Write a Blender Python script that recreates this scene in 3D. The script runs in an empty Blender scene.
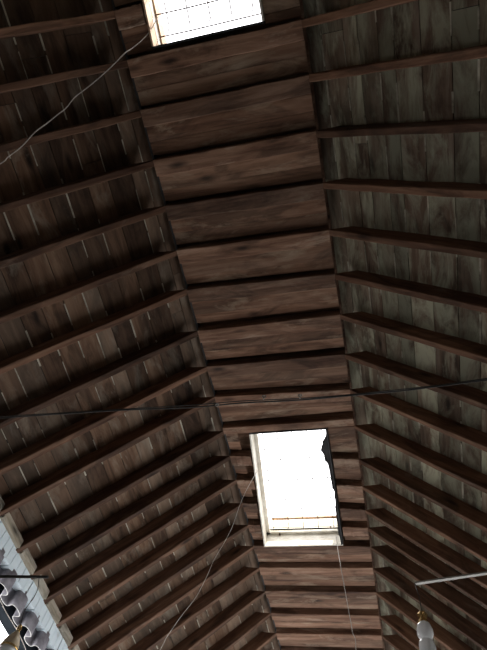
import bpy, bmesh, math, random
from mathutils import Vector, Matrix
random.seed(7)
S = bpy.context.scene
C = S.collection
H = 5.0                                     # underside of the flat strip above the eye
A = math.radians(42.54); T = math.tan(A)    # roof pitch
XL, XR = -.3465*H, -.0457*H                 # edges of the flat strip
WL, WR = -.702*H, .31*H                     # inner wall faces
WALLZ = H - T*(XL-WL)
FLOOR = -1.55
Y0, Y1 = -4.0, 12.0
DR = .22                                    # vertical depth of rafters
DC = .14                                   # depth of collar beams

# ---------------------------------------------------------------- camera
F = 547.095
Rm = Matrix(((0.9709225593708166,-0.1062287732576693,-0.21453398667109583),
             (0.19181309848741132,0.8814089043184612,0.4316550458836181),
             (0.1432379801361422,-0.4602540506288896,0.8761558593801776)))
cam = bpy.data.objects.new('camera', bpy.data.cameras.new('camera')); C.objects.link(cam)
M3 = Matrix(((Rm[0][0],-Rm[0][1],-Rm[0][2]),(Rm[1][0],-Rm[1][1],-Rm[1][2]),(Rm[2][0],-Rm[2][1],-Rm[2][2])))
cam.matrix_world = M3.to_4x4()
cam.data.sensor_fit = 'VERTICAL'; cam.data.sensor_height = 36; cam.data.lens = F/650*36
cam.data.clip_start = .05
S.camera = cam
def ray(px, py): return Rm @ Vector((px-243.5, py-325, F))
def atz(px, py, z): v = ray(px, py); return v*(z/v.z)
def aty(px, py, y): v = ray(px, py); return v*(y/v.y)
def atx(px, py, x): v = ray(px, py); return v*(x/v.x)

# ---------------------------------------------------------------- helpers
def link(name, bm, mats, parent=None):
    me = bpy.data.meshes.new(name); bm.to_mesh(me); bm.free()
    for m in (mats if isinstance(mats, (list, tuple)) else [mats]): me.materials.append(m)
    o = bpy.data.objects.new(name, me); C.objects.link(o)
    if parent: o.parent = parent
    return o
def tag(o, label=None, cat=None, group=None, kind=None):
    if label: o['label'] = label
    if cat: o['category'] = cat
    if group: o['group'] = group
    if kind: o['kind'] = kind
    return o
def empty(name, loc):
    o = bpy.data.objects.new(name, None); C.objects.link(o); o.location = loc; o.empty_display_size = .1; return o
def box(bm, x0, x1, y0, y1, z0, z1, mat=0):
    vs = [bm.verts.new(p) for p in ((x0,y0,z0),(x1,y0,z0),(x1,y1,z0),(x0,y1,z0),(x0,y0,z1),(x1,y0,z1),(x1,y1,z1),(x0,y1,z1))]
    fs = []
    for f in ((3,2,1,0),(4,5,6,7),(0,1,5,4),(1,2,6,5),(2,3,7,6),(3,0,4,7)):
        fc = bm.faces.new([vs[i] for i in f]); fc.material_index = mat; fs.append(fc)
    return vs, fs
def hexa(bm, P, mat=0):                      # 8 corners: bottom loop, top loop
    vs = [bm.verts.new(p) for p in P]
    for f in ((3,2,1,0),(4,5,6,7),(0,1,5,4),(1,2,6,5),(2,3,7,6),(3,0,4,7)):
        bm.faces.new([vs[i] for i in f]).material_index = mat
    return vs
def tube(bm, pts, r, n=8, mat=0):
    pts = [Vector(p) for p in pts]; rings = []
    for i, p in enumerate(pts):
        d = (pts[min(i+1,len(pts)-1)] - pts[max(i-1,0)]).normalized()
        a = d.orthogonal().normalized() if i == 0 else (pa - d*pa.dot(d)).normalized()
        pa = a; b = d.cross(a)
        rr = r[i] if isinstance(r, (list, tuple)) else r
        rings.append([bm.verts.new(p + (a*math.cos(2*math.pi*k/n)+b*math.sin(2*math.pi*k/n))*rr) for k in range(n)])
    for q in range(len(rings)-1):
        for k in range(n):
            f = bm.faces.new((rings[q][k],rings[q][(k+1)%n],rings[q+1][(k+1)%n],rings[q+1][k])); f.smooth = True; f.material_index = mat
    bm.faces.new(rings[0][::-1]).material_index = mat; bm.faces.new(rings[-1]).material_index = mat
def smooth_path(pts, sub=5):
    out = []; P = [Vector(p) for p in pts]
    for i in range(len(P)-1):
        p0 = P[max(i-1,0)]; p1 = P[i]; p2 = P[i+1]; p3 = P[min(i+2,len(P)-1)]
        for k in range(sub):
            t = k/sub
            out.append(.5*((2*p1)+(p2-p0)*t+(2*p0-5*p1+4*p2-p3)*t*t+(3*p1-p0-3*p2+p3)*t**3))
    out.append(P[-1]); return out
def lathe(bm, prof, n=24, flute=0, nf=6, mat=0):
    rings = []
    for r, z in prof:
        rings.append([bm.verts.new((rr*math.cos(a), rr*math.sin(a), z)) for k in range(n)
                      for a in [2*math.pi*k/n] for rr in [r*(1+flute*math.cos(nf*a))]])
    for q in range(len(rings)-1):
        for k in range(n):
            f = bm.faces.new((rings[q][k],rings[q][(k+1)%n],rings[q+1][(k+1)%n],rings[q+1][k])); f.smooth = True; f.material_index = mat
    bm.faces.new(rings[0]); bm.faces.new(rings[-1][::-1])
    bmesh.ops.recalc_face_normals(bm, faces=bm.faces)

# ---------------------------------------------------------------- materials
def mat_base(name, rough=.8):
    m = bpy.data.materials.new(name); m.use_nodes = True; nt = m.node_tree
    b = nt.nodes['Principled BSDF']; b.inputs['Roughness'].default_value = rough
    b.inputs['Specular IOR Level'].default_value = .25
    return m, nt, b
def ramp(nt, fac, stops):
    r = nt.nodes.new('ShaderNodeValToRGB'); e = r.color_ramp.elements
    while len(e) < len(stops): e.new(.5)
    for el, (p, c) in zip(e, stops): el.position = p; el.color = (*c, 1)
    nt.links.new(fac, r.inputs[0]); return r.outputs[0]
def noise(nt, vec, scale, detail=6, rough=.6, dist=0):
    n = nt.nodes.new('ShaderNodeTexNoise'); n.inputs['Scale'].default_value = scale
    n.inputs['Detail'].default_value = detail; n.inputs['Roughness'].default_value = rough
    n.inputs['Distortion'].default_value = dist
    nt.links.new(vec, n.inputs['Vector']); return n.outputs['Fac']
def mix(nt, fac, a, b, blend='MIX'):
    m = nt.nodes.new('ShaderNodeMix'); m.data_type = 'RGBA'; m.blend_type = blend
    if isinstance(fac, (int, float)): m.inputs[0].default_value = fac
    else: nt.links.new(fac, m.inputs[0])
    for s, v in ((6, a), (7, b)):
        if isinstance(v, tuple): m.inputs[s].default_value = (*v, 1)
        else: nt.links.new(v, m.inputs[s])
    return m.outputs[2]
def wood(name, dark, mid, light, axis, stain=None, stain_lo=.5, stain_hi=.65, attr=False, rough=.75):
    m, nt, b = mat_base(name, rough)
    tc = nt.nodes.new('ShaderNodeTexCoord'); mp = nt.nodes.new('ShaderNodeMapping')
    nt.links.new(tc.outputs['Object'], mp.inputs[0])
    mp.inputs['Scale'].default_value = {'X':(1.1,13,13),'Y':(13,1.1,13)}[axis]
    add = nt.nodes.new('ShaderNodeVectorMath'); add.operation = 'ADD'
    nt.links.new(mp.outputs[0], add.inputs[0])
    if attr:
        at = nt.nodes.new('ShaderNodeAttribute'); at.attribute_name = 'tint'; src = at.outputs['Color']
        sc = nt.nodes.new('ShaderNodeVectorMath'); sc.operation = 'SCALE'; sc.inputs['Scale'].default_value = 37
        nt.links.new(src, sc.inputs[0]); nt.links.new(sc.outputs[0], add.inputs[1])
        sep = nt.nodes.new('ShaderNodeSeparateColor'); nt.links.new(src, sep.inputs[0]); rnd = sep.outputs[0]; rnd2 = sep.outputs[1]
    else:
        oi = nt.nodes.new('ShaderNodeObjectInfo'); ml = nt.nodes.new('ShaderNodeMath'); ml.operation = 'MULTIPLY'; ml.inputs[1].default_value = 53
        nt.links.new(oi.outputs['Random'], ml.inputs[0]); nt.links.new(ml.outputs[0], add.inputs[1]); rnd = oi.outputs['Random']; rnd2 = rnd
    v = add.outputs[0]
    g = noise(nt, v, 1.0, 8, .65, .6)
    col = ramp(nt, g, [(.3, dark), (.5, mid), (.72, light)])
    # knots and dark blotches of their own shape
    mk = nt.nodes.new('ShaderNodeMapping'); nt.links.new(tc.outputs['Object'], mk.inputs[0])
    mk.inputs['Scale'].default_value = {'X':(2.2,7,7),'Y':(7,2.2,7)}[axis]
    ak = nt.nodes.new('ShaderNodeVectorMath'); ak.operation = 'ADD'; nt.links.new(mk.outputs[0], ak.inputs[0]); nt.links.new(add.inputs[1].links[0].from_socket, ak.inputs[1])
    vo = nt.nodes.new('ShaderNodeTexVoronoi'); vo.inputs['Scale'].default_value = .8; nt.links.new(ak.outputs[0], vo.inputs['Vector'])
    kn = ramp(nt, vo.outputs['Distance'], [(.05, (.10,.10,.10)), (.2, (1,1,1))])
    col = mix(nt, .85, col, kn, 'MULTIPLY')
    bl = ramp(nt, noise(nt, ak.outputs[0], .55, 5, .6, 1.2), [(.38, (.30,.30,.30)), (.52, (1,1,1))])
    col = mix(nt, .7, col, bl, 'MULTIPLY')
    if stain:
        sm = ramp(nt, noise(nt, ak.outputs[0], .7, 7, .68, .5), [(stain_lo, (0,0,0)), (stain_hi, (1,1,1))])
        col = mix(nt, sm, col, stain)
        if attr:
            f2 = ramp(nt, rnd2, [(.35,(0,0,0)),(.95,(.28,.28,.28))]); col = mix(nt, f2, col, stain)
    tb = nt.nodes.new('ShaderNodeMapRange'); tb.inputs[3].default_value = .55; tb.inputs[4].default_value = 1.3
    nt.links.new(rnd, tb.inputs[0])
    cc = nt.nodes.new('ShaderNodeCombineColor')
    for i in range(3): nt.links.new(tb.outputs[0], cc.inputs[i])
    col = mix(nt, 1.0, col, cc.outputs[0], 'MULTIPLY')
    nt.links.new(col, b.inputs['Base Color'])
    bp = nt.nodes.new('ShaderNodeBump'); bp.inputs['Strength'].default_value = .35; bp.inputs['Distance'].default_value = .01
    nt.links.new(g, bp.inputs['Height']); nt.links.new(bp.outputs[0], b.inputs['Normal'])
    return m
def plain(name, c1, c2, scale=8, rough=.7, metal=0):
    m, nt, b = mat_base(name, rough)
    tc = nt.nodes.new('ShaderNodeTexCoord')
    nt.links.new(ramp(nt, noise(nt, tc.outputs['Object'], scale, 6), [(.35, c1), (.65, c2)]), b.inputs['Base Color'])
    b.inputs['Metallic'].default_value = metal
    return m
M = {}
M['rafter'] = wood('rafter_wood', (.09,.043,.026), (.175,.092,.055), (.28,.165,.105), 'X', (.30,.24,.19), .58, .8)
M['collar'] = wood('collar_wood', (.105,.05,.030), (.24,.135,.086), (.42,.27,.19), 'X', (.44,.33,.24), .54, .72)
M['deck_left'] = wood('left_boards', (.08,.045,.027), (.165,.097,.06), (.26,.17,.11), 'Y', (.31,.26,.20), .53, .74, attr=True)
M['deck_right'] = wood('right_boards', (.11,.075,.052), (.22,.155,.11), (.34,.28,.22), 'Y', (.46,.46,.34), .45, .60, attr=True)
M['deck_flat'] = wood('strip_boards', (.095,.045,.027), (.22,.12,.074), (.35,.22,.15), 'X', (.40,.30,.21), .54, .72, attr=True)
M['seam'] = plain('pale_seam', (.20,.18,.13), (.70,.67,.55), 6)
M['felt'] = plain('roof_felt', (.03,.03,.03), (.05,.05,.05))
M['plaster'] = plain('white_plaster', (.62,.66,.67), (.82,.85,.86), 9)
M['render'] = plain('grey_wall_render', (.14,.13,.12), (.22,.21,.19), 5)
M['floor'] = plain('stone_floor', (.10,.09,.08), (.17,.155,.14), 3)
M['white'] = plain('weathered_white_paint', (.66,.61,.50), (.90,.87,.78), 7)
M['raw'] = plain('raw_pale_board', (.36,.22,.13), (.62,.44,.29), 9)
M['block'] = wood('pale_block_wood', (.20,.17,.12), (.36,.32,.25), (.5,.46,.38), 'Y', (.55,.52,.44), .5, .7)
M['iron'] = plain('rusty_iron', (.05,.03,.02), (.10,.06,.04), 20, .6, .4)
M['cable'] = plain('black_rubber', (.03,.03,.028), (.07,.066,.06), 12, .5)
M['cord'] = plain('grey_cord', (.42,.38,.34), (.62,.58,.52), 30)
M['metal'] = plain('grey_painted_metal', (.38,.38,.35), (.52,.52,.48), 14, .5, .2)
M['sheet'] = plain('grey_fibre_sheet', (.17,.165,.185), (.32,.31,.34), 10)
M['sheet_edge'] = plain('pale_cut_edge', (.42,.42,.40), (.62,.62,.58), 20)
M['gutter'] = plain('dark_gutter', (.010,.012,.014), (.022,.026,.03), 6, .5)
M['gutter'].node_tree.nodes['Principled BSDF'].inputs['Specular IOR Level'].default_value = 0; M['gutter'].node_tree.nodes['Principled BSDF'].inputs['Roughness'].default_value = 1
M['brass'] = plain('polished_brass', (.55,.36,.13), (.85,.62,.28), 20, .25, .9)
M['ceramic'] = plain('grey_ring', (.3,.3,.28), (.5,.5,.46), 20, .4)
m, nt, b = mat_base('milk_glass', .18); b.inputs['Base Color'].default_value = (.90,.96,.92,1); b.inputs['Specular IOR Level'].default_value = .5
b.inputs['Subsurface Weight'].default_value = 1; b.inputs['Subsurface Radius'].default_value = (1,1,1); b.inputs['Subsurface Scale'].default_value = .09
M['milk'] = m
m, nt, b = mat_base('cream_glass', .25); b.inputs['Base Color'].default_value = (.72,.60,.42,1)
M['cream'] = m

# white wall boards with grooves
m, nt, b = mat_base('white_boards', .6)
tc = nt.nodes.new('ShaderNodeTexCoord')
nt.links.new(ramp(nt, noise(nt, tc.outputs['Object'], 6, 8, .7), [(.30,(.50,.55,.56)),(.44,(.74,.86,.92)),(.7,(.82,.93,.97))]), b.inputs['Base Color'])
M['whiteboards'] = m

# ---------------------------------------------------------------- roof frame positions
FL = [-.20,-.109,-.035,.048,.136,.222,.312,.398,.495,.584,.665,.762,.837,.912,.990,1.065,1.143,1.225,1.320,1.414,1.503,1.590]
FR = [-.20,-.115,-.035,.046,.136,.226,.315,.404,.493,.585,.674,.771,.868,.950,1.026,1.087,1.152,1.231,1.324,1.421,1.505,1.592]
RW = .06
# skylight openings (x0,x1 near; x0,x1 far) corners in the flat strip
OPEN = [dict(y0=-.42*H, y1=-.045*H, a0=-.283*H, b0=-.108*H, a1=-.294*H, b1=-.108*H),
        dict(y0=.776*H, y1=1.142*H, a0=-.284*H, b0=-.110*H, a1=-.314*H, b1=-.115*H)]
def edges(o, y):
    t = (y-o['y0'])/(o['y1']-o['y0']); return o['a0']+(o['a1']-o['a0'])*t, o['b0']+(o['b1']-o['b0'])*t
def in_open(y):
    for o in OPEN:
        if o['y0'] < y < o['y1']: return o
    return None
words = ['first','second','third','fourth','fifth','sixth','seventh','eighth','ninth','tenth']
def place(i):
    if i < 2: return ['upper of two beside top skylight', 'lower of two beside top skylight'][i]
    if i == 2: return 'along the bottom edge of top skylight'
    if i < 11: return words[i-2] + ' one below the top skylight'
    if i == 11: return 'along the upper edge of lower skylight'
    if i < 16: return words[i-12] + ' from top beside lower skylight'
    if i == 16: return 'along the bottom edge of lower skylight'
    return words[i-16] + ' one below the lower skylight'

def beam_mesh(L, w, d, plumb, seed, segs=14, split=None):
    """timber along +X, underside at z=0, between y=0 and w, slightly uneven; ends cut at angle"""
    rn = random.Random(seed); bm = bmesh.new(); rings = []
    for k in range(segs+1):
        t = k/segs; x = L*t
        j = lambda s: rn.uniform(-s, s)
        ring = []
        for (y, z) in ((0,0),(w,0),(w,d),(0,d)):
            xx = x + (plumb*z if k in (0, segs) else plumb*z)
            ring.append(bm.verts.new((xx, y + j(.004), z + (j(.004) if z == 0 else 0))))
        rings.append(ring)
    for q in range(segs):
        for k in range(4):
            bm.faces.new((rings[q][k], rings[q+1][k], rings[q+1][(k+1)%4], rings[q][(k+1)%4]))
    bm.faces.new(rings[0]); bm.faces.new(rings[-1][::-1])
    bmesh.ops.recalc_face_normals(bm, faces=bm.faces)
    long_edges = [e for e in bm.edges if abs((e.verts[0].co-e.verts[1].co).x) > .02 and e.verts[0].co.z < .03 and e.verts[1].co.z < .03 and len(e.link_faces) == 2]
    bmesh.ops.bevel(bm, geom=long_edges, offset=.006, segments=1, affect='EDGES')
    return bm

LEN_L = (XL-WL)/math.cos(A) + .03
LEN_R = (WR-XR)/math.cos(A) + .03
PD = DR*math.cos(A)
for i, (yl, yr) in enumerate(zip(FL, FR)):
    yl *= H; yr *= H
    # left rafter: local +X runs down the slope
    bm = beam_mesh(LEN_L, RW, PD, math.tan(A), 100+i)
    o = link('rafter', bm, M['rafter'])
    # local X -> (-cosA,0,-sinA); local Z -> perpendicular up (-sinA,0,cosA); local Y -> -? keep right handed
    X = Vector((-math.cos(A),0,-math.sin(A))); Z = Vector((-math.sin(A),0,math.cos(A))); Yv = Z.cross(X)
    mw = Matrix(((X.x,Yv.x,Z.x,XL),(X.y,Yv.y,Z.y,yl+RW if Yv.y < 0 else yl),(X.z,Yv.z,Z.z,H),(0,0,0,1)))
    o.matrix_world = mw
    # timber on the left slope
    tag(o, 'brown rafter on the left slope, %s' % place(i), 'rafter', 'rafters of the left roof slope')
    bm = beam_mesh(LEN_R, RW, PD, math.tan(A), 200+i)
    o = link('rafter', bm, M['rafter'])
    X = Vector((math.cos(A),0,-math.sin(A))); Z = Vector((math.sin(A),0,math.cos(A))); Yv = Z.cross(X)
    o.matrix_world = Matrix(((X.x,Yv.x,Z.x,XR),(X.y,Yv.y,Z.y,yr+RW if Yv.y < 0 else yr),(X.z,Yv.z,Z.z,H),(0,0,0,1)))
    tag(o, 'reddish rafter on the right slope, %s' % place(i), 'rafter', 'rafters of the right roof slope')
    # collar (or its stubs beside a skylight)
    op = in_open((yl+yr)/2)
    cw = .15
    def collar(xa, xb, seed):
        ya = yl + (yr-yl)*(xa-XL)/(XR-XL); yb = yl + (yr-yl)*(xb-XL)/(XR-XL)
        if i == 11: ya = yb = (yl+yr)/2 - .07; 
        bm = beam_mesh(xb-xa, cw if i != 11 else .10, DC, 0, seed, 10)
        for v in bm.verts: v.co.y += (yb-ya)*v.co.x/(xb-xa)
        # a thin second plank line along the underside
        o = link('collar_beam', bm, M['collar']); o.location = (xa, ya, H); return o
    if op is None:
        tag(collar(XL, XR, 300+i), 'brown beam across the flat strip, %s' % place(i), 'collar beam', 'collar beams across the flat strip')
    else:
        a, b_ = edges(op, (yl+yr)/2)
        tag(collar(XL, a-.035, 300+i), 'short beam stub, left side, %s' % place(i), 'collar beam', 'beam stubs beside the skylights')
        tag(collar(b_+.035, XR, 400+i), 'short beam stub, right side, %s' % place(i), 'collar beam', 'beam stubs beside the skylights')

# ---------------------------------------------------------------- roof decks (planks along the building)
def slope_deck(name, side, mat, seed):
    rn = random.Random(seed); bm = bmesh.new(); lay = bm.loops.layers.float_color.new('tint')
    x0 = XL if side < 0 else XR
    X = Vector((side*math.cos(A),0,-math.sin(A))); Z = Vector((side*math.sin(A),0,math.cos(A)))
    org = Vector((x0,0,H+DR)); U = (abs((WL if side < 0 else WR)-x0))/math.cos(A) + .35
    u = -.0
    def slab(u0,u1,y0,y1,z0,z1,mi,col):
        P = [org+X*a+Vector((0,y,0))+Z*z for z in (z0,z1) for (a,y) in ((u0,y0),(u1,y0),(u1,y1),(u0,y1))]
        n0 = len(bm.faces); hexa(bm, P, mi); bm.faces.ensure_lookup_table()
        for f in bm.faces[n0:]:
            for l in f.loops: l[lay] = col
    while u < U:
        w = rn.uniform(.13,.25); y = Y0 + rn.uniform(-2,0)
        while y < Y1:
            l = rn.uniform(3.5,7); col = (rn.random(), rn.random(), rn.random(), 1)
            slab(u+.003, min(u+w-.003,U), max(y,Y0)+.002, min(y+l,Y1)-.002, rn.uniform(0,.004), .03, 0, col); y += l
        # pale strips along the joint, broken into lengths
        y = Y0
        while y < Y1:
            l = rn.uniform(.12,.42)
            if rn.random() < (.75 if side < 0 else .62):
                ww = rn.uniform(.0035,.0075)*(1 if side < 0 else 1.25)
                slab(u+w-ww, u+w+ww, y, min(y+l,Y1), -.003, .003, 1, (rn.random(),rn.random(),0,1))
            y += l + rn.uniform(.02,.4)
        u += w
    slab(-.0, U, Y0, Y1, .03, .05, 2, (0,0,0,1))
    bmesh.ops.recalc_face_normals(bm, faces=bm.faces)
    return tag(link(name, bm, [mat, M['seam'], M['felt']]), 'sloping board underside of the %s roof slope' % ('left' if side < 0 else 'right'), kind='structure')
slope_deck('ceiling', -1, M['deck_left'], 11)
slope_deck('ceiling', 1, M['deck_right'], 12)
bm = bmesh.new(); lay = bm.loops.layers.float_color.new('tint'); rn = random.Random(5)
zt = H+DC
def cbox(x0,x1,y0,y1,z0,z1,mi=0):
    n0 = len(bm.faces); box(bm, x0,x1,y0,y1,z0,z1,mi); bm.faces.ensure_lookup_table(); col = (rn.random(),rn.random()*.6,rn.random(),1)
    for f in bm.faces[n0:]:
        for l in f.loops: l[lay] = col
y = Y0
while y < Y1:
    w = rn.uniform(.11,.2); y2 = min(y+w, Y1)
    for o in OPEN:                                 # planks stop exactly at an opening's ends
        for e in (o['y0'], o['y1']):
            if y+1e-4 < e < y2: y2 = e
    o = in_open((y+y2)/2); z0 = zt + rn.uniform(0,.008)
    if o is None: cbox(XL,XR,y+.002,y2-.002,z0,zt+.04)
    else:
        a,_ = edges(o,y); a2,_ = edges(o,y2); _,b1 = edges(o,y); _,b2 = edges(o,y2)
        cbox(XL,min(a,a2)-.005,y+.002,y2-.002,z0,zt+.04); cbox(max(b1,b2)+.005,XR,y+.002,y2-.002,z0,zt+.04)
    y = y2
# boards laid from each collar beam almost to the next, a little above its underside
for k in range(len(FL)-1):
    ca = min(FL[k],FR[k])*H+.155; da = max(FL[k],FR[k])*H+.155; g = rn.uniform(.022,.035) if k < 7 else rn.uniform(.045,.06)
    l0, l1 = FL[k]*H+.15, FL[k+1]*H-g; r0, r1 = FR[k]*H+.15, FR[k+1]*H-g
    o = in_open((l0+r1)/2)
    segs_ = [(XL,XR)] if o is None else [(XL,min(o['a0'],o['a1'])-.02),(max(o['b0'],o['b1'])+.02,XR)]
    if k == 11: l0 -= .10; r0 -= .10
    if k == 10: l1 -= .03; r1 -= .10
    for xa,xb in segs_:
        if o is not None and k in (11,):
            pass
        f = lambda a,b,x: a+(b-a)*(x-XL)/(XR-XL)
        cut = rn.uniform(.45,.7); zz = H+.045+rn.uniform(0,.01)
        for t0,t1,dz in ((0,cut,0),(cut,1,rn.uniform(.004,.012))):
            ya0,ya1 = f(l0,r0,xa),f(l1,r1,xa); yb0,yb1 = f(l0,r0,xb),f(l1,r1,xb)
            if o is not None:
                ya0 = max(ya0, OPEN[1]['y0']-.03) if k >= 11 else ya0; yb0 = max(yb0, OPEN[1]['y0']-.03) if k >= 11 else yb0
            n0 = len(bm.faces)
            hexa(bm,[Vector(p) for z in (zz+dz,zz+dz+.025) for p in ((xa,ya0+(ya1-ya0)*t0+.002,z),(xb,yb0+(yb1-yb0)*t0+.002,z),(xb,yb0+(yb1-yb0)*t1-.002,z),(xa,ya0+(ya1-ya0)*t1-.002,z))])
            bm.faces.ensure_lookup_table(); col = (rn.uniform(.2,1),rn.random()*.6,rn.random(),1)
            for fc in bm.faces[n0:]:
                for l in fc.loops: l[lay] = col
# closing boards along both edges of the strip, and the roofing above
cbox(XL-.02,XL,Y0,Y1,H+.055,H+DR+.05,1); cbox(XR,XR+.02,Y0,Y1,zt,H+DR+.05)  # left board coloured dark, painting shade into the bays at the strip edge
ys = [Y0,OPEN[0]['y0'],OPEN[0]['y1'],OPEN[1]['y0'],OPEN[1]['y1'],Y1]
for k in range(5):
    o = in_open((ys[k]+ys[k+1])/2)
    if o is None: cbox(XL-.02,XR+.02,ys[k],ys[k+1],H+DR+.03,H+DR+.06,1)
    else:
        cbox(XL-.02,min(o['a0'],o['a1'])-.02,ys[k],ys[k+1],H+DR+.03,H+DR+.06,1); cbox(max(o['b0'],o['b1'])+.02,XR+.02,ys[k],ys[k+1],H+DR+.03,H+DR+.06,1)
bmesh.ops.recalc_face_normals(bm, faces=bm.faces)
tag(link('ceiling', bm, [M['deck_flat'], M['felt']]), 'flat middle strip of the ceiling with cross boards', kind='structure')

# ---------------------------------------------------------------- skylights
def skylight(n, o, top, label):
    w = tag(empty('window_%d' % n, ((o['a0']+o['b0'])/2, (o['y0']+o['y1'])/2, H)), label, kind='structure')
    base = w.location
    def fix(ob): ob.location = -base; return ob
    z0, z1, th = H-.006, H+top, .016
    def quad_board(p, q, out, name, mat, zz0=z0, zz1=z1, lab=None):
        b = bmesh.new(); p = Vector((*p,0)); q = Vector((*q,0)); u = Vector((*out,0))*th
        hexa(b, [Vector((v.x,v.y,z)) for z in (zz0,zz1) for v in (p,q,q+u,p+u)])
        bmesh.ops.recalc_face_normals(b, faces=b.faces); ob = fix(link(name, b, mat, w))
        if lab: ob['label'] = lab
        return ob
    a0=(o['a0'],o['y0']); b0=(o['b0'],o['y0']); a1=(o['a1'],o['y1']); b1=(o['b1'],o['y1'])
    if n == 1:
        quad_board(a0,a1,(-1,0),'frame_board',M['raw'], z0, H+.13, 'bare wooden board')
        quad_board((a0[0]-.012,a0[1]),(a1[0]-.012,a1[1]),(-1,0),'frame_board',M['white'], H+.13, H+.27)
        quad_board((a0[0]+.004,a0[1]),(a1[0]+.004,a1[1]),(-1,0),'frame_board',M['raw'], H+.27, z1, 'bare wooden board')
    else: quad_board(a0,a1,(-1,0),'frame_board',M['white'])
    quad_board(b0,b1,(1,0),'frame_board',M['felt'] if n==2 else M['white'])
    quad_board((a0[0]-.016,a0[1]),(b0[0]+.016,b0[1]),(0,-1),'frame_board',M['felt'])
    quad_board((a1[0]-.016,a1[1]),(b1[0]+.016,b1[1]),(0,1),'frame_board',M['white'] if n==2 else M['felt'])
    # inner ledge (a second, lower rim set back from the shaft)
    b = bmesh.new(); l = .045; zz = H+.18
    for (x0,x1,y0,y1) in ((o['a1'],o['b1'],o['y1']-l,o['y1']),):
        box(b,x0,x1,y0,y1,zz,zz+.03)
    hexa(b,[Vector(p) for p in ((a0[0],a0[1],zz),(a0[0]+l,a0[1],zz),(a1[0]+l,a1[1],zz),(a1[0],a1[1],zz),(a0[0],a0[1],zz+.03),(a0[0]+l,a0[1],zz+.03),(a1[0]+l,a1[1],zz+.03),(a1[0],a1[1],zz+.03))])
    bmesh.ops.recalc_face_normals(b, faces=b.faces)
    if n == 2: fix(link('inner_ledge', b, M['white'], w))
    else: b.free()
    br = .0052 if n == 2 else .006
    # iron grille
    ny = 11; zb = H+.24
    for k in range(ny):
        y = o['y0'] + (k+.6)*(o['y1']-o['y0'])/ny; x0,x1 = edges(o,y); b = bmesh.new()
        tube(b,[(x0,y,zb),(x0+.3*(x1-x0),y+.004,zb-.003),(x1,y,zb)],br,6); fix(link('grille_bar', b, M['iron'], w))
    for k in range(5):
        t = (k+.55)/5; b = bmesh.new()
        tube(b,[(o['a0']+t*(o['b0']-o['a0']),o['y0'],zb+.008),(o['a1']+t*(o['b1']-o['a1']),o['y1']-.12,zb+.008),(o['a1']+t*(o['b1']-o['a1']),o['y1']-.10,zb-.05)],br,6); fix(link('grille_bar', b, M['iron'], w))
    # rail across the far end above the grille
    if n == 1: return w
    b = bmesh.new(); yy = o['y1']-.06; box(b,o['a1']+.06,o['b1'],yy-.03,yy,H+top-.05,H+top-.02); fix(link('end_rail', b, M['raw'], w))
    for t, z in ((.18,H+.16),(.86,H+.22)):
        b = bmesh.new(); x = o['a1']+t*(o['b1']-o['a1']); box(b,x-.008,x+.008,o['y1']-.03,o['y1'],z,z+.05); fix(link('hook', b, M['iron'], w))
    return w
w1 = skylight(1, OPEN[0], .42, 'near barred skylight opening at the top edge of the photo')
w2 = skylight(2, OPEN[1], .42, 'far barred skylight opening in the lower half of the photo')
# torn roofing felt hanging along the right edge of the far skylight
b = bmesh.new(); rn = random.Random(3); rows = []
o2 = OPEN[1]; N = 26
for k in range(N+1):
    t = k/N; y = o2['y0']+t*(o2['y1']-o2['y0']); _, xb = edges(o2, y)
    d = .03 + (.04*math.exp(-((t-.15)/.1)**2)) + rn.uniform(-.018,.018) + .02*math.sin(t*9); d *= (1-.75*t)
    if t < .05: d = .0
    rows.append([b.verts.new((xb+.005, y, H+.02)), b.verts.new((xb-d*.6, y, H+.0+rn.uniform(-.008,.008))), b.verts.new((xb-d, y, H-.02+rn.uniform(-.01,.01)))])
for k in range(N):
    for j in range(2): b.faces.new((rows[k][j],rows[k+1][j],rows[k+1][j+1],rows[k][j+1]))
ft = link('torn_felt', b, M['felt'], w2); ft.location = -w2.location; ft['label'] = 'ragged dark strip of torn roofing felt'
sm = ft.modifiers.new('s','SOLIDIFY'); sm.thickness = .006

# ---------------------------------------------------------------- walls, floor
def struct(name, bm, mats, label=None): 
    bmesh.ops.recalc_face_normals(bm, faces=bm.faces)
    return tag(link(name, bm, mats), label, kind='structure')
bm = bmesh.new(); box(bm, WL-1.2, WR+.6, Y0-.3, Y1+.3, FLOOR-.1, FLOOR); struct('floor', bm, M['floor'], 'pale stone floor')
XW = WL-.02
BAND = 3.20
bm = bmesh.new()
# grooved white boards above the opening
y = Y0; rn = random.Random(9)
while y < Y1:
    w = rn.uniform(.075,.12); y2 = min(y+w,Y1)
    box(bm, XW-.14, XW+rn.uniform(-.006,.0), y+.004, y2-.004, BAND+rn.uniform(-.006,.006), WALLZ+.03, 1); y = y2
box(bm, XW-.14, XW-.012, Y0, Y1, BAND+.01, WALLZ+.03, 0)
# the wall below the long opening, and solid lengths at both ends
box(bm, XW-.14, XW, Y0, .8, FLOOR, 2.6, 0); box(bm, XW-.14, XW, .8, 1.7, .75, 2.6, 0); box(bm, XW-.14, XW, 1.7, Y1, FLOOR, 2.6, 0)  # low gap in the side wall is an added, unseen opening for fill light
box(bm, XW-.14, XW, Y0, 3.5, 2.6, BAND, 0); box(bm, XW-.14, XW, 5.8, Y1, 2.6, BAND, 0)
struct('wall_left', bm, [M['render'], M['whiteboards']], 'white boarded top of the left wall')
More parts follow.
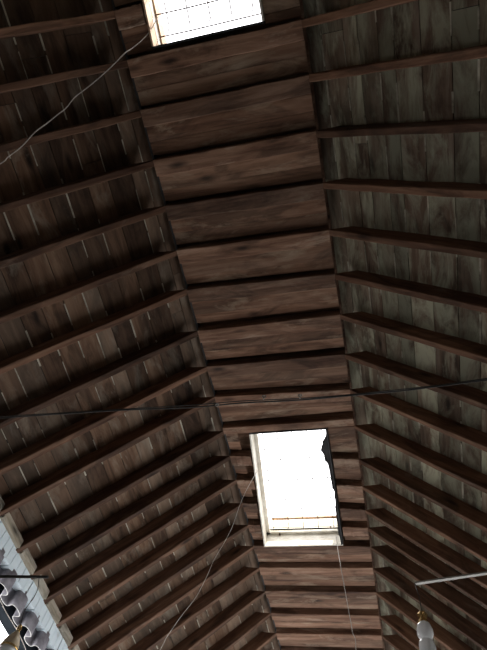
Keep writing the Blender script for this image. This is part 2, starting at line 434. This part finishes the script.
# right wall with two window openings
bm = bmesh.new()
wins = [(4.6,10.4)]
ztop = H - T*(WR-XR) + .04
ycur = Y0
for a_, b2 in wins:
    box(bm, WR, WR+.2, ycur, a_, FLOOR, ztop); box(bm, WR, WR+.2, a_, b2, FLOOR, -1.0); box(bm, WR, WR+.2, a_, b2, 1.9, ztop); ycur = b2
box(bm, WR, WR+.2, ycur, Y1, FLOOR, ztop); struct('wall_right', bm, M['render'], 'plastered right wall')
# gables
def gable(y0, y1, name, op):
    bm = bmesh.new(); xa, xb, za, zb = op
    def pr(poly):
        v0 = [bm.verts.new((x,y0,z)) for x,z in poly]; v1 = [bm.verts.new((x,y1,z)) for x,z in poly]
        bm.faces.new(v0); bm.faces.new(v1[::-1])
        for k in range(len(poly)): bm.faces.new((v0[k],v0[k-1],v1[k-1],v1[k]))
    zr = H-T*(WR-XR)
    L_, R_ = WL-.18, WR+.2
    pr([(L_,FLOOR),(xa,FLOOR),(xa,zb),(L_,zb)]); pr([(xb,FLOOR),(R_,FLOOR),(R_,zb),(xb,zb)])
    pr([(L_,zb),(R_,zb),(R_,zr+.05),(XR,H+DR),(XL,H+DR),(L_,WALLZ+.1)])
    struct(name, bm, M['render'])
gable(Y1, Y1+.2, 'wall_far', (-3.3,1.3,FLOOR,2.3))
gable(Y0-.2, Y0, 'wall_near', (-1.5,-1.4,FLOOR,FLOOR+.1))

# blocking between rafter feet on the left wall
order = ['topmost','second','third','fourth','fifth','sixth','lowest']
n = 0
for i in range(9, 17):
    ya = FL[i]*H+RW+.004; yb = FL[i+1]*H-.004
    bm = bmesh.new(); P = []
    jig = random.Random(i).uniform(-.008,.008)
    box(bm, WL-.03, WL+.012+jig, ya, yb, WALLZ-.01+jig*.5, WALLZ+.085)
    bmesh.ops.bevel(bm, geom=list(bm.edges), offset=.005, segments=1, affect='EDGES')
    o = link('blocking_board', bm, M['block'])
    tag(o, 'pale blocking board on left wall, below the rafter %s' % place(i), 'blocking board', 'blocking boards along the left wall top')

# ---------------------------------------------------------------- outside the left opening: corrugated sheet, gutter
bm = bmesh.new(); n = 200; ya, yb = 3.0, 6.3; wl = .31; rows = []
ph = 3.90
for k in range(n+1):
    y = ya+(yb-ya)*k/n; s = math.sin(2*math.pi*(y-ph)/wl); s2 = math.sin(4*math.pi*(y-ph)/wl)
    xx = XW-.06+.052*s; yy = y-.036*s2
    rows.append([bm.verts.new((xx, yy, BAND+.03)), bm.verts.new((xx, yy, BAND-.07)), bm.verts.new((xx, yy, BAND-.16+.004*s)), ])
for k in range(n):
    for j in range(2):
        f = bm.faces.new((rows[k][j],rows[k+1][j],rows[k+1][j+1],rows[k][j+1])); f.smooth = True
o = link('corrugated_sheet', bm, [M['sheet'], M['sheet_edge']])
md = o.modifiers.new('s','SOLIDIFY'); md.thickness = .007; md.material_offset_rim = 1
tag(o, 'grey corrugated sheet with wavy lower edge below the white wall boards', 'corrugated sheet')
bm = bmesh.new(); box(bm, XW-.28, XW-.145, 2.4, 6.6, 3.04, 3.2); box(bm, XW-.33, XW-.145, 2.4, 6.6, 3.2, 3.3)
bmesh.ops.bevel(bm, geom=list(bm.edges), offset=.01, segments=1, affect='EDGES')
tag(link('gutter', bm, M['gutter']), 'dark gutter beam behind the corrugated sheet at lower left', 'gutter')

# ---------------------------------------------------------------- cables and cords
def cable(name, pts, r, mat, label, cat, group=None, n=8, sub=5):
    bm = bmesh.new(); tube(bm, smooth_path(pts, sub), r, n); return tag(link(name, bm, mat), label, cat, group)
YC = 2.05
def wire(pixels, y=YC):
    P = [aty(px, py, y) for px, py in pixels]
    e0 = P[0]+(P[0]-P[1]).normalized()*((P[0].x-WL)/abs((P[0]-P[1]).normalized().x)+.0); e1 = P[-1]+(P[-1]-P[-2]).normalized()*((WR-P[-1].x)/abs((P[-1]-P[-2]).normalized().x))
    return [e0]+P+[e1]
cable('electric_cable', wire([(0,418),(60,414),(125,410),(190,407.5),(243,403),(300,400),(345,396),(400,391),(440,386),(487,380)]), .005, M['cable'],
      'black electric cable strung across the hall, lower of the two', 'cable', 'cables strung across the hall')
cable('electric_cable', wire([(0,416.5),(60,413),(125,409),(200,404.5),(243,401),(300,398.5),(345,395),(400,389.5),(440,385),(487,378.5)], YC+.01), .0035, M['cable'],
      'thinner black cable strung across the hall, upper of the two', 'cable', 'cables strung across the hall')
for (px,py,lab) in ((217,405,'leftmost of the three'),(264,396.5,'middle one of the three'),(300,395.5,'rightmost of the three')):
    c = aty(px,py,YC-.012); bm = bmesh.new(); N = 14
    pts = [c+Vector((math.cos(2*math.pi*k/N)*.012,0,math.sin(2*math.pi*k/N)*.012)) for k in range(N+1)]
    tube(bm, pts, .0035, 6)
    if py < 400: tube(bm, [c+Vector((0,0,-.012)), c+Vector((0,0.006,-.024))], .004, 6)
    tag(link('cable_ring', bm, M['ceramic']), 'small pale ring clipped on the black cables, %s' % lab, 'ring', 'rings on the cables')
def cord(pix, z0, z1, r, label, end=None):
    P = []; n = len(pix)-1
    for k,(px,py) in enumerate(pix): P.append(atz(px,py,z0+(z1-z0)*k/n))
    if end: P += [P[-1].lerp(Vector(end), .5)+Vector((0,0,-.03)), Vector(end)]
    return cable('cord', P, r, M['cord'], label, 'cord', n=6)
cord([(158,17),(150,31),(141,41),(131,49),(125,53),(112,66),(100,77),(88,87),(75,97),(66,108),(57,115),(46,124),(35,132),(22,146),(8,157),(-4,166)], 5.12, 3.75, .0042,
     'pale cord hanging from the top skylight towards the upper left', (WL,.6,3.30))
cord([(258,470),(252,480),(245,493),(239,507),(233,525),(224,543),(214,560),(206,578),(196,597),(182,615),(168,635),(150,660)], 5.0, 3.2, .0034,
     'thin white cord hanging from the left side of the lower skylight', (WL,4.9,2.2))
cord([(336,535),(338,550),(341,568),(345,590),(349,612),(352.5,632),(356,655)], 5.15, 3.6, .0042,
     'pale cord hanging from the bottom right corner of the lower skylight', (-.55,4.6,.2))

# ---------------------------------------------------------------- wall brackets and pendant lamps
# right
YB = 3.3
pa = aty(415,583.5,YB); pb = aty(487,573,YB); d = (pb-pa); e = pa + d*((WR-pa.x)/d.x)
bm = bmesh.new(); u = d.normalized(); up = Vector((0,0,1)); fw = Vector((0,1,0)); q = []
for zz in (-.008,.008):
    for (p,s) in ((pa,-1),(e,-1),(e,1),(pa,1)): q.append(p+up*zz*.7+fw*(s*.013))
hexa(bm, q); bmesh.ops.recalc_face_normals(bm, faces=bm.faces); bmesh.ops.bevel(bm, geom=list(bm.edges), offset=.002, segments=1, affect='EDGES')
tag(link('lamp_bracket', bm, M['metal']), 'light grey flat metal arm reaching in from the right wall', 'bracket')
def pendant(name, top, hook_from, sc, glassmat, label):
    r = tag(empty(name, top), label, 'lamp')
    b = bmesh.new(); tube(b, [hook_from-top, (hook_from-top)*.5+Vector((.006,0,0)), Vector((0,0,0))], .003, 6); link('hanging_wire', b, M['cable'], r)
    b = bmesh.new(); lathe(b, [(.010*sc,.004*sc),(.024*sc,0),(.030*sc,-.014*sc),(.020*sc,-.034*sc),(.024*sc,-.05*sc),(.030*sc,-.062*sc),(.030*sc,-.072*sc)], 36, .16, 6); link('cap', b, M['brass'], r)
    b = bmesh.new(); lathe(b, [(.024*sc,-.066*sc),(.040*sc,-.082*sc),(.048*sc,-.11*sc),(.050*sc,-.14*sc),(.043*sc,-.162*sc),(.030*sc,-.176*sc),(.030*sc,-.184*sc),(.045*sc,-.194*sc),(.050*sc,-.225*sc),(.052*sc,-.30*sc),(.056*sc,-.38*sc),(.050*sc,-.42*sc),(.02*sc,-.44*sc)], 36, .025, 9); link('glass_shade', b, glassmat, r)
    return r
top = aty(422,613,YB)
pendant('pendant_lamp', top, pa, .98, M['milk'], 'white glass pendant lamp with brass cap hanging at lower right')
# left
YB2 = 3.2
pa2 = aty(48,577,YB2); pl2 = aty(0,576.5,YB2); d = pl2-pa2; e = pa2 + d*((WL-.04-pa2.x)/d.x)
bm = bmesh.new(); tube(bm, [e, pa2], .011, 10)
tag(link('lamp_bracket', bm, M['cable']), 'black rod reaching in from the left wall', 'bracket')
t2 = aty(20.5,626,YB2)
r = tag(empty('pendant_lamp', t2), 'cream coloured pendant lamp with pointed top hanging at lower left', 'lamp')
b = bmesh.new()
wp = [aty(px,py,YB2)-t2 for px,py in ((39,577),(38,588),(34,597),(29,604),(24,612),(20.5,626))]
tube(b, smooth_path(wp), .0028, 6); link('hanging_wire', b, M['cable'], r)
b = bmesh.new(); lathe(b, [(.006,.01),(.014,0),(.018,-.02),(.013,-.035),(.018,-.045)], 24); link('cap', b, M['brass'], r)
b = bmesh.new(); lathe(b, [(.016,-.042),(.022,-.055),(.040,-.085),(.055,-.12),(.060,-.15),(.060,-.158)], 32, .02, 8); link('lamp_shade', b, M['cream'], r)
b = bmesh.new(); lathe(b, [(.061,-.15),(.064,-.156),(.061,-.164)], 32); link('rim', b, M['brass'], r)
b = bmesh.new(); lathe(b, [(.058,-.16),(.062,-.19),(.060,-.26),(.045,-.30),(.01,-.32)], 32, .02, 8); link('glass_shade', b, M['milk'], r)
# slack pale line below the corrugated sheet
cable('cord', [atx(px,py,XW+.03) for px,py in ((-6,590),(0,600),(6,612),(12,622),(18,632),(24,645),(30,660))], .0035, M['cord'], 'pale slack line hanging in front of the dark gutter', 'cord', n=6)

# ---------------------------------------------------------------- light
W = bpy.data.worlds.new('sky'); S.world = W; W.use_nodes = True
bg = W.node_tree.nodes['Background']; bg.inputs[0].default_value = (.94,.93,.95,1); bg.inputs[1].default_value = 3.6
def area(name, loc, target, sx, sy):   # daylight portals in the openings
    l = bpy.data.lights.new(name,'AREA'); l.shape = 'RECTANGLE'; l.size = sx; l.size_y = sy; l.cycles.is_portal = True
    o = bpy.data.objects.new(name, l); C.objects.link(o); o.location = loc
    o.rotation_euler = (Vector(target)-Vector(loc)).to_track_quat('-Z','Y').to_euler(); return o
area('doorway_portal', (-1.0,Y1+.1,.375), (-1.0,0,.375), 4.6, 3.85)
area('window_portal', (WR+.1,7.5,.45), (WL,7.5,.45), 5.8, 2.9)
area('side_fill_portal', (XW-.07,1.25,-.4), (WR,1.25,-.4), .9, 2.3)  # unseen opening, added to brighten the pendant lamps and right slope
area('opening_portal', (XW-.07,4.65,2.9), (WR,4.65,2.9), 2.3, .6)
for o_ in OPEN: area('skylight_portal', ((o_['a0']+o_['b1'])/2,(o_['y0']+o_['y1'])/2,H+.42), ((o_['a0']+o_['b1'])/2,(o_['y0']+o_['y1'])/2,0), 1.1, 1.9)
l = bpy.data.lights.new('sun','SUN'); l.energy = 8; l.angle = .02; l.color = (1,.93,.82)
o = bpy.data.objects.new('sun', l); C.objects.link(o); o.rotation_euler = Vector((-.30,.42,-1)).to_track_quat('-Z','Y').to_euler()
S.view_settings.view_transform = 'Standard'; S.view_settings.look = 'None'; S.view_settings.gamma = 1
S.view_settings.exposure = .5
